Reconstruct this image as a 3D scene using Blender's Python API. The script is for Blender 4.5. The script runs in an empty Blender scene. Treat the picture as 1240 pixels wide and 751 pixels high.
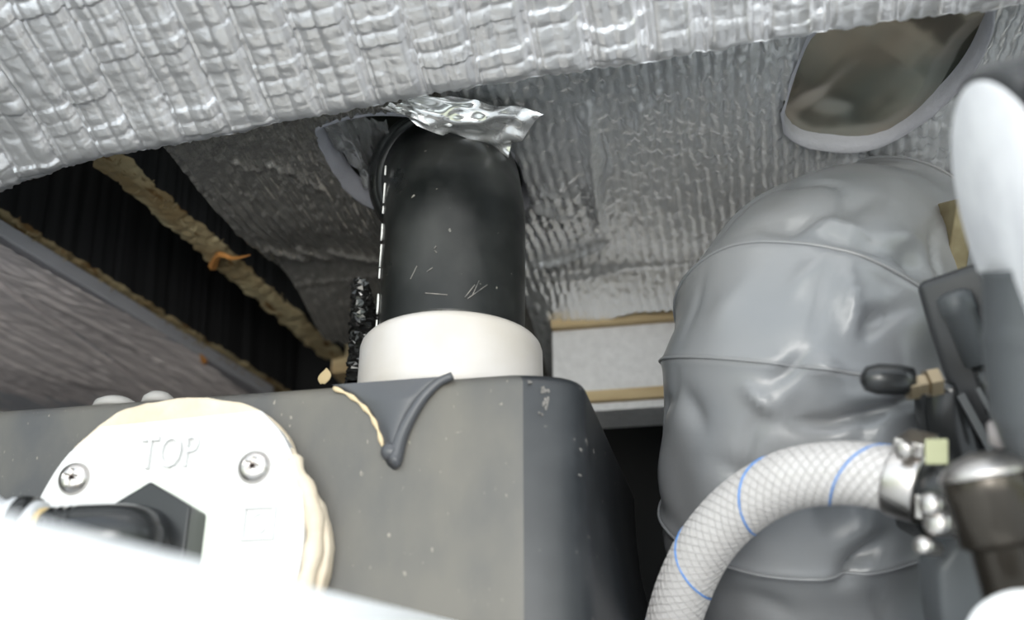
import bpy, bmesh, math, random
import numpy as np
from mathutils import Vector, Matrix
random.seed(4)
RNG = np.random.RandomState(7)
R = math.radians

# ------------------------------------------------------------------ camera
PITCH, YAW, FPX = R(25), R(11), 1330.0
sc = bpy.context.scene
C = sc.collection
cam_d = bpy.data.cameras.new('camera')
cam_d.sensor_width = 36
cam_d.lens = 36 * FPX / 1240
cam_d.clip_start = 0.01
cam_d.dof.use_dof = True
cam_d.dof.focus_distance = 0.425
cam_d.dof.aperture_fstop = 7.7
cam = bpy.data.objects.new('camera', cam_d)
cam.rotation_euler = (R(90) + PITCH, 0, YAW)
C.objects.link(cam)
sc.camera = cam

# ------------------------------------------------------------------ world, lights, exposure
w = bpy.data.worlds.new('daylight')
sc.world = w
w.use_nodes = True
wn = w.node_tree.nodes
wb = wn['Background']
wt = w.node_tree
tcw = wn.new('ShaderNodeTexCoord'); sx = wn.new('ShaderNodeSeparateXYZ'); mr = wn.new('ShaderNodeMapRange'); cr = wn.new('ShaderNodeValToRGB')
mr.inputs['From Min'].default_value = -1; mr.inputs['From Max'].default_value = 1
wt.links.new(tcw.outputs['Generated'], sx.inputs[0]); wt.links.new(sx.outputs['Z'], mr.inputs['Value'])
wt.links.new(mr.outputs['Result'], cr.inputs['Fac']); wt.links.new(cr.outputs['Color'], wb.inputs[0])
els = cr.color_ramp.elements
els[0].position = 0.0; els[0].color = (0.50, 0.47, 0.42, 1)          # pale ground
els[1].position = 0.47; els[1].color = (0.40, 0.45, 0.33, 1)
for p_, c_ in ((0.53, (0.72, 0.82, 0.80, 1)), (0.75, (0.86, 0.93, 1.0, 1)), (1.0, (0.62, 0.78, 1.0, 1))):
    e_ = els.new(p_); e_.color = c_
wb.inputs[1].default_value = 2.0
ld = bpy.data.lights.new('hatch_daylight', 'AREA')
ld.shape = 'RECTANGLE'; ld.size = 1.4; ld.size_y = 0.9; ld.energy = 15; ld.color = (1.0, 0.97, 0.93)
lo = bpy.data.objects.new('hatch_daylight', ld)
lo.location = (0.05, -0.70, -0.12)
lo.rotation_euler = (Vector((-0.05, 0.45, 0.2)) - Vector(lo.location)).to_track_quat('-Z', 'Y').to_euler()
C.objects.link(lo)
wl = bpy.data.lights.new('flash_fill', 'AREA')          # small light added beside the lens like a flash, lifts near surfaces
wl.shape = 'DISK'; wl.size = 0.14; wl.energy = 0.48; wl.color = (1.0, 0.98, 0.96)
wo = bpy.data.objects.new('flash_fill', wl)
wo.location = (0.03, -0.10, 0.06)
wo.rotation_euler = (Vector((-0.08, 0.38, 0.16)) - Vector(wo.location)).to_track_quat('-Z', 'Y').to_euler()
C.objects.link(wo)
vs = sc.view_settings
vs.view_transform = 'Standard'; vs.look = 'None'; vs.gamma = 1; vs.use_curve_mapping = False
vs.exposure = 0.25

# ------------------------------------------------------------------ layout helpers (van frame: X along the tank, Y into the bay, Z up, lens at the origin)
FW = Vector((-math.sin(YAW) * math.cos(PITCH), math.cos(YAW) * math.cos(PITCH), math.sin(PITCH)))
RT = Vector((math.cos(YAW), math.sin(YAW), 0))
UP = RT.cross(FW)
def ray(u, v): return FW + RT * ((u - 620) / FPX) + UP * ((375.5 - v) / FPX)
def at(u, v, d): return ray(u, v) * d
def on_y(u, v, y): r = ray(u, v); return r * (y / r.y)
def on_z(u, v, z): r = ray(u, v); return r * (z / r.z)
def on_plane(u, v, p, n): r = ray(u, v); return r * (p.dot(n) / r.dot(n))

# ------------------------------------------------------------------ object helpers
def wloc(o):
    p = Vector((0, 0, 0))
    while o: p += o.location; o = o.parent
    return p
def tag(o, label, cat, group=None, kind=None):
    if label: o['label'] = label
    if cat: o['category'] = cat
    if group: o['group'] = group
    if kind: o['kind'] = kind
    return o
def thing(name, loc, label, cat, group=None):
    o = bpy.data.objects.new(name, None); o.empty_display_size = 0.02
    o.location = loc; C.objects.link(o)
    return tag(o, label, cat, group)
def obj(name, verts, faces, mat, parent=None, smooth=True, label=None, fmats=None):
    V = np.array([tuple(v) for v in verts], dtype=float) if not isinstance(verts, np.ndarray) else verts
    c = (V.min(0) + V.max(0)) / 2
    me = bpy.data.meshes.new(name)
    me.from_pydata((V - c).tolist(), [], [list(map(int, f)) for f in faces])
    mats = mat if isinstance(mat, (list, tuple)) else [mat]
    for m in mats: me.materials.append(m)
    if fmats is not None: me.polygons.foreach_set('material_index', list(map(int, fmats)))
    me.polygons.foreach_set('use_smooth', [bool(smooth)] * len(me.polygons))
    me.update()
    o = bpy.data.objects.new(name, me); C.objects.link(o)
    o.parent = parent
    o.location = Vector(c) - (wloc(parent) if parent else Vector((0, 0, 0)))
    if label: o['label'] = label
    return o
def join(*parts):
    V, F, n = [], [], 0
    for v, f in parts:
        v = [tuple(p) for p in v]
        V += v; F += [[i + n for i in q] for q in f]; n += len(v)
    return V, F
def struct(name, v, f, mat, smooth=False):
    o = obj(name, v, f, mat, None, smooth); o['kind'] = 'structure'; return o
def gridfaces(nu, nv, wrap=False):
    i, j = np.meshgrid(np.arange(nu - (0 if wrap else 1)), np.arange(nv - 1), indexing='ij')
    i = i.ravel(); j = j.ravel(); k = (i + 1) % nu
    return np.stack([i * nv + j, k * nv + j, k * nv + j + 1, i * nv + j + 1], 1)
def smoothpath(pts, n):
    P = [Vector(p) for p in pts]
    P = [P[0] * 2 - P[1]] + P + [P[-1] * 2 - P[-2]]
    out = []; m = len(P) - 3
    for k in range(n):
        t = k / (n - 1) * m; i = min(int(t), m - 1); t -= i
        a, b, c, d = P[i:i + 4]
        out.append(0.5 * ((2 * b) + (c - a) * t + (2 * a - 5 * b + 4 * c - d) * t * t + (3 * b - a - 3 * c + d) * t ** 3))
    L = [0]
    for a, b in zip(out, out[1:]): L.append(L[-1] + (b - a).length)
    res = []
    for k in range(n):
        s = L[-1] * k / (n - 1)
        i = min(max(int(np.searchsorted(L, s)) - 1, 0), n - 2)
        t = (s - L[i]) / max(L[i + 1] - L[i], 1e-9)
        res.append(out[i].lerp(out[i + 1], t))
    return res
def frames(path, ref=Vector((0.3, 0.2, 0.93))):
    T = []; N = []; B = []
    n = len(path)
    for i in range(n):
        T.append((path[min(i + 1, n - 1)] - path[max(i - 1, 0)]).normalized())
    a = ref - T[0] * ref.dot(T[0])
    if a.length < 1e-3: a = Vector((1, 0, 0)) - T[0] * T[0].x
    a.normalize()
    for i in range(n):
        a = a - T[i] * a.dot(T[i]); a.normalize()
        N.append(a.copy()); B.append(T[i].cross(a))
    return T, N, B
def tube(path, rad, seg=16, caps=True, ref=Vector((0.3, 0.2, 0.93))):
    path = [Vector(p) for p in path]
    T, N, B = frames(path, ref)
    V = []; F = []; n = len(path)
    for i, p in enumerate(path):
        for k in range(seg):
            a = 2 * math.pi * k / seg
            r = rad(i, a) if callable(rad) else rad
            V.append(p + (N[i] * math.cos(a) + B[i] * math.sin(a)) * r)
    for i in range(n - 1):
        for k in range(seg):
            k2 = (k + 1) % seg
            F.append([i * seg + k, i * seg + k2, (i + 1) * seg + k2, (i + 1) * seg + k])
    if caps:
        F.append(list(range(seg))[::-1]); F.append([(n - 1) * seg + k for k in range(seg)])
    return V, F
def lathe(p, axis, prof, seg=32):
    """prof: (distance along axis, radius)"""
    axis = Vector(axis).normalized()
    path = [Vector(p) + axis * (prof[0][0] + 1e-7 * i) for i in range(len(prof))]
    a = Vector((0.3, 0.2, 0.93)); a = a - axis * a.dot(axis)
    if a.length < 0.2: a = Vector((1, 0, 0)) - axis * axis.x
    a.normalize(); b = axis.cross(a)
    V = []; F = []
    for h, r in prof:
        for k in range(seg):
            t = 2 * math.pi * k / seg
            V.append(Vector(p) + axis * h + (a * math.cos(t) + b * math.sin(t)) * max(r, 1e-6))
    for i in range(len(prof) - 1):
        for k in range(seg):
            k2 = (k + 1) % seg
            F.append([i * seg + k, i * seg + k2, (i + 1) * seg + k2, (i + 1) * seg + k])
    F.append(list(range(seg))[::-1]); F.append([(len(prof) - 1) * seg + k for k in range(seg)])
    return V, F
def slab(outline, direction, bevel=0.0, segs=3):
    """closed outline (3D points) pushed along direction, edges rounded"""
    bm = bmesh.new()
    vs_ = [bm.verts.new(p) for p in outline]
    f = bm.faces.new(vs_)
    r = bmesh.ops.extrude_face_region(bm, geom=[f])
    nv = [g for g in r['geom'] if isinstance(g, bmesh.types.BMVert)]
    bmesh.ops.translate(bm, verts=nv, vec=direction)
    bmesh.ops.recalc_face_normals(bm, faces=bm.faces)
    if bevel > 0:
        bmesh.ops.bevel(bm, geom=list(bm.edges), offset=bevel, segments=segs, profile=0.5, affect='EDGES', clamp_overlap=True)
    bm.verts.index_update()
    V = [v.co.copy() for v in bm.verts]; F = [[v.index for v in q.verts] for q in bm.faces]
    bm.free()
    return V, F
def box(lo_, hi_, bevel=0.0, segs=2):
    x0, y0, z0 = lo_; x1, y1, z1 = hi_
    return slab([(x0, y0, z0), (x1, y0, z0), (x1, y1, z0), (x0, y1, z0)], Vector((0, 0, z1 - z0)), bevel, segs)
def vnoise(x, y, seed=0):
    """smooth value noise in -1..1, numpy arrays"""
    rs = np.random.RandomState(seed); tab = rs.rand(256, 256) * 2 - 1
    xi = np.floor(x).astype(int); yi = np.floor(y).astype(int)
    fx = x - xi; fy = y - yi
    fx = fx * fx * (3 - 2 * fx); fy = fy * fy * (3 - 2 * fy)
    g = lambda a, b: tab[a % 256, b % 256]
    return (g(xi, yi) * (1 - fx) + g(xi + 1, yi) * fx) * (1 - fy) + (g(xi, yi + 1) * (1 - fx) + g(xi + 1, yi + 1) * fx) * fy
def fnoise(x, y, seed=0, octs=3):
    s = 0; a = 1
    for k in range(octs):
        s = s + a * vnoise(x * 2 ** k, y * 2 ** k, seed + k); a *= 0.5
    return s
def inpoly(px, py, poly):
    ins = np.zeros(px.shape, bool); n = len(poly)
    for i in range(n):
        x0, y0 = poly[i][:2]; x1, y1 = poly[(i + 1) % n][:2]
        c = ((y0 > py) != (y1 > py)) & (px < (x1 - x0) * (py - y0) / ((y1 - y0) if y1 != y0 else 1e-12) + x0)
        ins ^= c
    return ins

# ------------------------------------------------------------------ materials
def mat(name, col, rough=0.5, metal=0.0, var=None, vscale=40, vmix=0.5, bump=0.0, bscale=200, speck=None, sscale=300, sthr=0.68,
        coat=0.0, trans=0.0, sss=0.0, stretch=(1, 1, 1), spec=0.5, rvar=0.0):
    m = bpy.data.materials.new(name); m.use_nodes = True
    nt = m.node_tree; N = nt.nodes; L = nt.links
    b = N['Principled BSDF']
    b.inputs['Base Color'].default_value = (*col, 1)
    b.inputs['Roughness'].default_value = rough
    b.inputs['Metallic'].default_value = metal
    b.inputs['Coat Weight'].default_value = coat
    b.inputs['Transmission Weight'].default_value = trans
    b.inputs['Specular IOR Level'].default_value = spec
    if sss:
        b.inputs['Subsurface Weight'].default_value = sss
        b.inputs['Subsurface Radius'].default_value = (0.004, 0.004, 0.004); b.inputs['Subsurface Scale'].default_value = 1.0
    tc = N.new('ShaderNodeTexCoord'); mp = N.new('ShaderNodeMapping')
    mp.inputs['Scale'].default_value = stretch
    L.new(tc.outputs['Object'], mp.inputs['Vector'])
    out = None
    def noise(scale, det=5):
        n = N.new('ShaderNodeTexNoise'); n.inputs['Scale'].default_value = scale; n.inputs['Detail'].default_value = det
        L.new(mp.outputs['Vector'], n.inputs['Vector']); return n
    if var is not None:
        n = noise(vscale); cr = N.new('ShaderNodeValToRGB')
        cr.color_ramp.elements[0].position = 0.38; cr.color_ramp.elements[1].position = 0.38 + 0.5 * (1.1 - vmix)
        cr.color_ramp.elements[0].color = (*col, 1); cr.color_ramp.elements[1].color = (*var, 1)
        L.new(n.outputs['Fac'], cr.inputs['Fac']); out = cr.outputs['Color']
    if speck is not None:
        n = noise(sscale, 2); cr = N.new('ShaderNodeValToRGB')
        cr.color_ramp.elements[0].position = sthr; cr.color_ramp.elements[1].position = sthr + 0.05
        cr.color_ramp.elements[0].color = (0, 0, 0, 1); cr.color_ramp.elements[1].color = (1, 1, 1, 1)
        L.new(n.outputs['Fac'], cr.inputs['Fac'])
        mx = N.new('ShaderNodeMix'); mx.data_type = 'RGBA'
        L.new(cr.outputs['Color'], mx.inputs['Factor'])
        if out: L.new(out, mx.inputs['A'])
        else: mx.inputs['A'].default_value = (*col, 1)
        mx.inputs['B'].default_value = (*speck, 1)
        out = mx.outputs['Result']
    if out: L.new(out, b.inputs['Base Color'])
    if rvar:
        n = noise(vscale * 1.7); mr = N.new('ShaderNodeMapRange')
        mr.inputs['To Min'].default_value = max(rough - rvar, 0.03); mr.inputs['To Max'].default_value = rough + rvar
        mr.inputs['From Min'].default_value = 0.3; mr.inputs['From Max'].default_value = 0.7
        L.new(n.outputs['Fac'], mr.inputs['Value']); L.new(mr.outputs['Result'], b.inputs['Roughness'])
    if bump:
        n = noise(bscale, 4); bp = N.new('ShaderNodeBump'); bp.inputs['Strength'].default_value = bump; bp.inputs['Distance'].default_value = 0.001
        L.new(n.outputs['Fac'], bp.inputs['Height']); L.new(bp.outputs['Normal'], b.inputs['Normal'])
    return m
M = {}
M['foil'] = mat('aluminium_foil', (0.92, 0.92, 0.94), 0.29, 0.76, bump=0.2, bscale=500)
M['foil_fine'] = mat('crinkled_foil', (0.94, 0.95, 0.96), 0.17, 0.70, bump=0.3, bscale=900)
M['foil_left_darkened'] = mat('dark_reflection_foil', (0.66, 0.63, 0.58), 0.20, 0.80, bump=0.3, bscale=700)  # same sheet left of the hose, colour darkened for its dark reflections
M['foil_dim'] = mat('pinkish_foil', (0.95, 0.86, 0.85), 0.24, 0.32, bump=0.3, bscale=260, stretch=(1, 0.15, 1))  # pale pinkish tint over the whole side sheet
M['foil_bright'] = mat('torn_foil', (0.85, 0.85, 0.84), 0.18, 0.8)
M['film'] = mat('stretched_film', (0.34, 0.36, 0.31), 0.20, 0.85, var=(0.66, 0.53, 0.40), vscale=16, vmix=0.3, bump=0.1, bscale=60)  # tan patches in the colour stand for a tan reflection
M['foam'] = mat('grey_foam', (0.38, 0.38, 0.41), 0.8, bump=0.4, bscale=700)
M['ply'] = mat('dark_underfloor', (0.008, 0.011, 0.009), 0.9, var=(0.014, 0.018, 0.014), vscale=12)
M['void'] = mat('painted_dark', (0.006, 0.006, 0.007), 0.9)  # near-black colour stands in for the unlit depth of the bay
M['wood'] = mat('batten_wood', (0.24, 0.17, 0.08), 0.8, var=(0.44, 0.37, 0.22), vscale=60, stretch=(1, 0.35, 1), bump=0.8, bscale=400, speck=(0.16, 0.09, 0.03), sscale=160, sthr=0.62)
M['rail'] = mat('rail_wood', (0.42, 0.30, 0.16), 0.7, var=(0.62, 0.50, 0.30), vscale=40, stretch=(0.25, 1, 2), bump=0.3, bscale=200)
M['splinter'] = mat('splinter_wood', (0.50, 0.22, 0.06), 0.6)
M['eps'] = mat('white_foam_board', (0.66, 0.66, 0.68), 0.75, bump=0.9, bscale=240, var=(0.74, 0.74, 0.76), vscale=200)
M['hose'] = mat('black_rubber', (0.006, 0.007, 0.007), 0.36, spec=0.35, var=(0.026, 0.027, 0.026), vscale=38, vmix=0.5, speck=(0.20, 0.19, 0.17), sscale=260, sthr=0.74, rvar=0.12)
M['print'] = mat('white_print', (0.75, 0.75, 0.73), 0.5)
M['scuff'] = mat('pale_scuff', (0.24, 0.22, 0.20), 0.8, var=(0.08, 0.08, 0.08), vscale=300)
M['coupling'] = mat('off_white_plastic', (0.55, 0.525, 0.515), 0.35, var=(0.47, 0.43, 0.38), vscale=26, vmix=0.4, sss=0.1)
M['bag'] = mat('black_bag', (0.01, 0.01, 0.01), 0.15, coat=0.6)
M['tank'] = mat('dusty_tank', (0.056, 0.057, 0.060), 0.5, var=(0.115, 0.107, 0.092), vscale=22, vmix=0.6, speck=(0.22, 0.20, 0.17), sscale=560, sthr=0.70, stretch=(1, 1, 0.6), bump=0.12, bscale=300)
M['tank_bare'] = mat('bare_tank', (0.011, 0.013, 0.016), 0.42, var=(0.034, 0.036, 0.040), vscale=30, vmix=0.4, speck=(0.25, 0.23, 0.21), sscale=240, sthr=0.71)
M['tank_web'] = mat('smooth_tank', (0.058, 0.060, 0.067), 0.36)
M['plate'] = mat('white_plastic', (0.60, 0.60, 0.60), 0.4)
M['seal'] = mat('cream_sealant', (0.62, 0.54, 0.43), 0.6, var=(0.54, 0.45, 0.34), vscale=80, bump=0.5, bscale=300)
M['bead'] = mat('tan_bead', (0.55, 0.44, 0.28), 0.6)
M['steel'] = mat('steel', (0.56, 0.53, 0.51), 0.32, 1.0)
M['gunmetal'] = mat('warm_gunmetal', (0.045, 0.039, 0.032), 0.22, 0.6)
M['steel_dark'] = mat('steel_recess', (0.16, 0.13, 0.12), 0.4, 1.0)
M['black'] = mat('black_plastic', (0.016, 0.017, 0.018), 0.22, rvar=0.06)
M['black_satin'] = mat('satin_black_plastic', (0.028, 0.029, 0.032), 0.42)
M['grey_dark'] = mat('dark_grey_casing', (0.06, 0.065, 0.07), 0.45)
M['amber'] = mat('amber_ring', (0.60, 0.45, 0.22), 0.4)
M['lgrey'] = mat('pale_grey_hose', (0.52, 0.53, 0.55), 0.4)
M['panel'] = mat('white_panel', (0.92, 0.92, 0.92), 0.4)
M['label'] = mat('white_label', (0.90, 0.90, 0.93), 0.4, var=(0.74, 0.74, 0.78), vscale=60, vmix=0.5)
M['vinyl'] = mat('grey_vinyl', (0.185, 0.192, 0.205), 0.30, var=(0.225, 0.222, 0.225), vscale=14, bump=0.05, bscale=300)
M['clear'] = mat('clear_hose', (0.56, 0.54, 0.535), 0.2, sss=0.25, coat=0.4)
M['braid'] = mat('braid_thread', (0.40, 0.385, 0.38), 0.5)
M['blue'] = mat('blue_thread', (0.05, 0.22, 0.60), 0.5)
M['tab'] = mat('pale_green_tab', (0.42, 0.43, 0.27), 0.5)
M['brass'] = mat('brass', (0.30, 0.24, 0.16), 0.4, 1.0)
M['leaf'] = mat('dry_leaf', (0.34, 0.26, 0.14), 0.7)

# ------------------------------------------------------------------ setting: the open bay under the floor
ZC = 0.262                      # underside of the insulated floor
YB = 0.70
struct('ceiling', *box((-0.60, 0.10, 0.345), (0.42, YB, 0.36)), M['ply'])
struct('wall_back', *box((-0.60, YB, -0.20), (0.42, YB + 0.012, 0.36)), M['void'])
struct('wall_left', *box((-0.612, 0.10, -0.20), (-0.60, YB + 0.012, 0.36)), M['void'])
struct('wall_right', *box((0.42, 0.34, -0.20), (0.432, YB + 0.012, 0.36)), M['void'])
M['bounce_floor'] = mat('pale_bounce_floor', (0.62, 0.62, 0.60), 0.5, var=(0.55, 0.54, 0.50), vscale=8)  # unseen floor, kept pale to bounce light up onto the foil
struct('floor', *box((-0.9, -0.85, -0.212), (0.9, 0.30, -0.20)), M['bounce_floor'])
struct('rear_floor', *box((-0.612, 0.302, -0.212), (0.432, YB + 0.012, -0.20)), M['void'])  # unseen rear part of the floor, coloured black to keep the bay dark

# ------------------------------------------------------------------ tank
cc = at(547, 418, 0.42)                         # centre of the coupling's top rim
RC = 0.0347; RH = 0.0282
YT = cc.y - RC - 0.012                          # tank front
ZT = on_y(547, 454, YT).z                       # tank top
xa = on_y(640, 600, YT).x
xb_t = on_y(706, 475, YT + 0.007).x
xb_b = on_y(713, 751, YT + 0.007).x
zb = on_y(640, 751, YT).z
xc_t = on_y(708, 480, YT + 0.045).x; xc_b = on_y(765, 751, YT + 0.045).x
def tank_mesh():
    zbot = zb - 0.10
    V = []; F = []; FM = []
    rows = []
    rt = 0.005
    levels = []
    for k in range(8):
        a = k / 7 * math.pi / 2
        levels.append((ZT - rt + rt * math.sin(a), rt * (1 - math.cos(a))))
    zs = list(np.linspace(zbot, ZT - rt, 12)[:-1])
    levels = [(z, 0.0) for z in zs] + levels
    for z, ins in levels:
        t = min(1.0, (ZT - z) / (ZT - zb))
        xb = xb_t + (xb_b - xb_t) * t; xc = xc_t + (xc_b - xc_t) * t
        xc = max(xc, xb + 0.001)
        xl = -0.40
        pts = [(xl, YT), (xa, YT), (xb, YT + 0.007), (xc, YT + 0.045), (xc + 0.003, YT + 0.16), (xl, YT + 0.16)]
        # round the corners
        rr = [0.004, 0.008, 0.009, 0.01, 0.01, 0.004]
        out = []; idm = []
        n = len(pts)
        for i in range(n):
            p0, p1, p2 = [Vector((*pts[(i + q) % n], 0)) for q in (-1, 0, 1)]
            d0 = (p0 - p1); d1 = (p2 - p1)
            r_ = min(rr[i], d0.length * 0.45, d1.length * 0.45)
            a = p1 + d0.normalized() * r_; b = p1 + d1.normalized() * r_
            for q in range(6):
                s = q / 5
                out.append(a * (1 - s) ** 2 + p1 * 2 * s * (1 - s) + b * s * s)
                idm.append(i)
        cen = Vector((-0.15, YT + 0.08, 0))
        res = []
        for p in out:
            q = p.copy()
            if ins > 0:
                q.x += ins if p.x < -0.3 else -ins * min(1, max(0, (p.x - xa + 0.01) / 0.01))
                q.y += ins if p.y < YT + 0.05 else -ins
            # slight waviness of moulded plastic
            res.append(Vector((q.x, q.y, z)))
        rows.append(res)
    m = len(rows[0])
    for r_ in rows: V += r_
    for i in range(len(rows) - 1):
        for k in range(m):
            k2 = (k + 1) % m
            F.append([i * m + k, i * m + k2, (i + 1) * m + k2, (i + 1) * m + k])
            FM.append(1 if 8 <= k <= 23 else 0)
    F.append([(len(rows) - 1) * m + k for k in range(m)]); FM.append(0)
    F.append(list(range(m))[::-1]); FM.append(0)
    return V, F, FM
tank = thing('water_tank', (-0.15, YT + 0.08, zb - 0.10), 'large black plastic water tank with dusty front and rounded corner below the rubber hose', 'tank')
v, f, fm = tank_mesh()
obj('shell', v, f, [M['tank'], M['tank_bare']], tank, True, fmats=fm)
# moulded web hanging from the top edge
def T_(u, v_, out=0.0): return on_y(u, v_, YT - out)
NU, NVV = 22, 26
left = [(402, 466), (425, 478), (446, 497), (457, 518), (464, 540), (470, 556)]
right = [(548, 455), (530, 464), (512, 482), (497, 505), (485, 530), (478, 556)]
lp = smoothpath([(a, b, 0) for a, b in left], NVV); rp = smoothpath([(a, b, 0) for a, b in right], NVV)
V = []
for i in range(NU):
    s = i / (NU - 1)
    for j in range(NVV):
        p = lp[j].lerp(rp[j], s)
        h = 0.0042 * (math.sin(math.pi * s) ** 0.7) * (0.45 + 0.55 * s) + (-0.0008 if i in (0, NU - 1) else 0)
        h *= 0.45 + 0.55 * min(1, j / 8)
        V.append(T_(p.x, p.y, h))
web = obj('moulded_web', V, gridfaces(NU, NVV), M['tank_web'], tank, True, 'smooth drip-shaped web moulded on the upper front edge')
V, F = tube(smoothpath([T_(a, b, 0.0012) for a, b in right] + [T_(474, 560, 0.002)], 30), lambda i, a: 0.0014 + 0.0013 * i / 29, 12)
obj('moulded_ridge', V, F, M['tank_web'], web)
V, F = tube(smoothpath([T_(a, b, 0.0005) for a, b in [(404, 470), (425, 480), (446, 499), (457, 519), (464, 542)]], 24), lambda i, a: 0.0007 + 0.0003 * math.sin(i * 1.3), 8)
obj('sealant_trickle', V, F, M['bead'], web, True, 'thin tan trickle of sealant')
V, F = lathe(T_(475, 551, -0.001), (0, -1, 0.15), [(0, 0.0030), (0.003, 0.0031), (0.0045, 0.0024), (0.0052, 0.001)], 16)
obj('moulded_tip', V, F, M['tank_web'], web)
# pale scraped patches by the corner (flat, lying on the plastic)
def patch(name, uv, y, m, par, lbl=None, thick=0.0005, seed=1):
    rs = random.Random(seed)
    P = [on_y(a + rs.uniform(-1.5, 1.5), b + rs.uniform(-1.5, 1.5), y) for a, b in uv]
    V, F = slab(P, Vector((0, thick, 0)))
    return obj(name, V, F, m, par, False, lbl)

# ------------------------------------------------------------------ coupling and rubber hose on the tank
cbase = Vector((cc.x, cc.y, ZT))
hcol = cc.z - ZT
coup = obj('coupling', *lathe(cbase, (0, 0, 1), [(0, RC), (hcol * 0.3, RC + 0.0002), (hcol - 0.004, RC), (hcol - 0.0022, RC - 0.0005), (hcol - 0.0008, RC - 0.0016), (hcol, RC - 0.0035), (hcol, RH + 0.0004)], 64), M['coupling'])
tag(coup, 'wide off-white plastic collar clamping the rubber hose onto the tank', 'collar')
hose = thing('rubber_hose', (cc.x, cc.y, cc.z), 'upright black rubber filler hose rising from the off-white collar into the foil', 'hose')
zh = on_y(552, 235, cc.y - RH).z
hp = [cc + Vector((0, 0, 0.0006)), cc + Vector((0, 0, 0.03)), Vector((cc.x, cc.y, zh)), Vector((cc.x - 0.001, cc.y + 0.002, zh + 0.014)), Vector((cc.x - 0.004, cc.y + 0.009, zh + 0.027)), Vector((cc.x - 0.011, cc.y + 0.022, zh + 0.039)), Vector((cc.x - 0.021, cc.y + 0.040, zh + 0.048))]
hpath = smoothpath(hp, 60)
def hr(i, a):
    return RH * (1 + 0.012 * math.sin(2 * a + i * 0.07)) * (1 - 0.015 * math.exp(-((i - 34) / 4.0) ** 2))
V, F = tube(hpath, hr, 64)
obj('tube', V, F, M['hose'], hose)
T, N, B = frames(hpath)
def ringat(i0, r, wd, name):
    path = [hpath[i0] + T[i0] * (wd * (q / 8 - 0.5)) for q in range(9)]
    V, F = tube(path, lambda i, a: r - 0.0024 * abs(i / 8 * 2 - 1) ** 4, 64)
    return obj(name, V, F, M['hose'], hose)
ringat(46, RH + 0.0022, 0.006, 'moulded_cuff')
ringat(52, RH + 0.0036, 0.012, 'end_cuff')
# faded white printing down the left side of the hose: strokes wrapped on the cylinder
def stroke(pts, wd, z_ang):
    """pts: (angle, height) on the hose surface"""
    V = []; F = []
    Q = [Vector((cc.x + (RH * 1.012 + 0.0004) * math.cos(a), cc.y + (RH * 1.012 + 0.0004) * math.sin(a), cc.z + h)) for a, h in pts]
    return tube(Q, wd, 6)
pr = []
A0 = R(180 + 11 + 10)
for k, (h0, h1, kind) in enumerate([(0.000, 0.008, 'I'), (0.011, 0.019, 'O'), (0.024, 0.030, 'I'), (0.032, 0.040, 'V'), (0.043, 0.050, 'O'), (0.053, 0.058, 'I'), (0.061, 0.068, 'V'), (0.071, 0.077, 'I')]):
    d = 0.07
    if kind == 'I': pr.append(stroke([(A0, h0 + 0.002), (A0 + 0.02, h1)], 0.0004, 0))
    if kind == 'V':
        pr.append(stroke([(A0 - d, h0), (A0 + d, h1)], 0.0004, 0)); pr.append(stroke([(A0 - d, h1), (A0, h1)], 0.0004, 0))
    if kind == 'O': pr.append(stroke([(A0 + d * math.cos(t), (h0 + h1) / 2 + (h1 - h0) / 2 * math.sin(t)) for t in np.linspace(0, 6.28, 14)], 0.0004, 0))
V, F = join(*pr)
obj('printed_lettering', V, F, M['print'], hose, True, 'faded white lettering running up the left side')
sm = []
for (u, v0, u2, v2) in [(526, 303, 529, 306), (497, 338, 505, 322), (517, 329, 524, 324), (515, 355, 542, 357), (563, 360, 575, 345), (566, 362, 590, 345), (572, 358, 580, 340), (528, 298, 526, 301)]:
    def hs(u_, v_):
        r = ray(u_, v_); # ray / vertical cylinder
        a = r.x ** 2 + r.y ** 2; b = -2 * (r.x * cc.x + r.y * cc.y); c = cc.x ** 2 + cc.y ** 2 - (RH * 1.013) ** 2
        t = (-b - math.sqrt(max(b * b - 4 * a * c, 0))) / (2 * a); return r * t
    sm.append(tube([hs(u, v0), hs((u + u2) / 2, (v0 + v2) / 2), hs(u2, v2)], 0.00022, 5))
V, F = join(*sm)
obj('scuff_marks', V, F, M['scuff'], hose, True, 'pale scuffs low on the front')

# ------------------------------------------------------------------ sender plate on the tank front
YP = YT - 0.0105
pc = on_y(207, 630, YP)
pl = thing('sender_plate', (pc.x, YT, pc.z - 0.045), 'round white plastic plate with flat top bedded in cream sealant on the tank', 'plate')
def curve_uv(uv, y, n): return [on_y(p.x, p.y, y) for p in smoothpath([(a, b, 0) for a, b in uv], n)]
outl = [on_y(120, 517, YP)] + [on_y(315, 497, YP)] + curve_uv([(317, 498), (343, 528), (361, 575), (368, 630), (362, 690), (340, 750), (300, 800), (240, 825), (170, 825), (100, 790), (60, 740), (38, 680), (38, 630), (52, 595), (80, 552), (118, 519)], YP, 60)
V, F = slab(outl, Vector((0, 0.0055, 0)), 0.0008, 2)
obj('cover_disc', V, F, M['plate'], pl, False)
so = curve_uv([(66, 570), (100, 530), (135, 502), (175, 487), (235, 481), (290, 486), (325, 503), (350, 535), (360, 572), (378, 590), (393, 622), (398, 655), (391, 705), (370, 760), (300, 815), (200, 835), (100, 800), (45, 720), (35, 640), (66, 570)], YP + 0.0045, 90)[:-1]
rs = random.Random(3)
so = [p + Vector((rs.uniform(-1, 1) * 0.0004, 0, rs.uniform(-1, 1) * 0.0004)) for p in so]
V, F = slab(so, Vector((0, 0.0062, 0)), 0.0022, 3)
obj('sealant_bed', V, F, M['seal'], pl, True, 'cream bead of sealant squeezed out around the disc')
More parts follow.
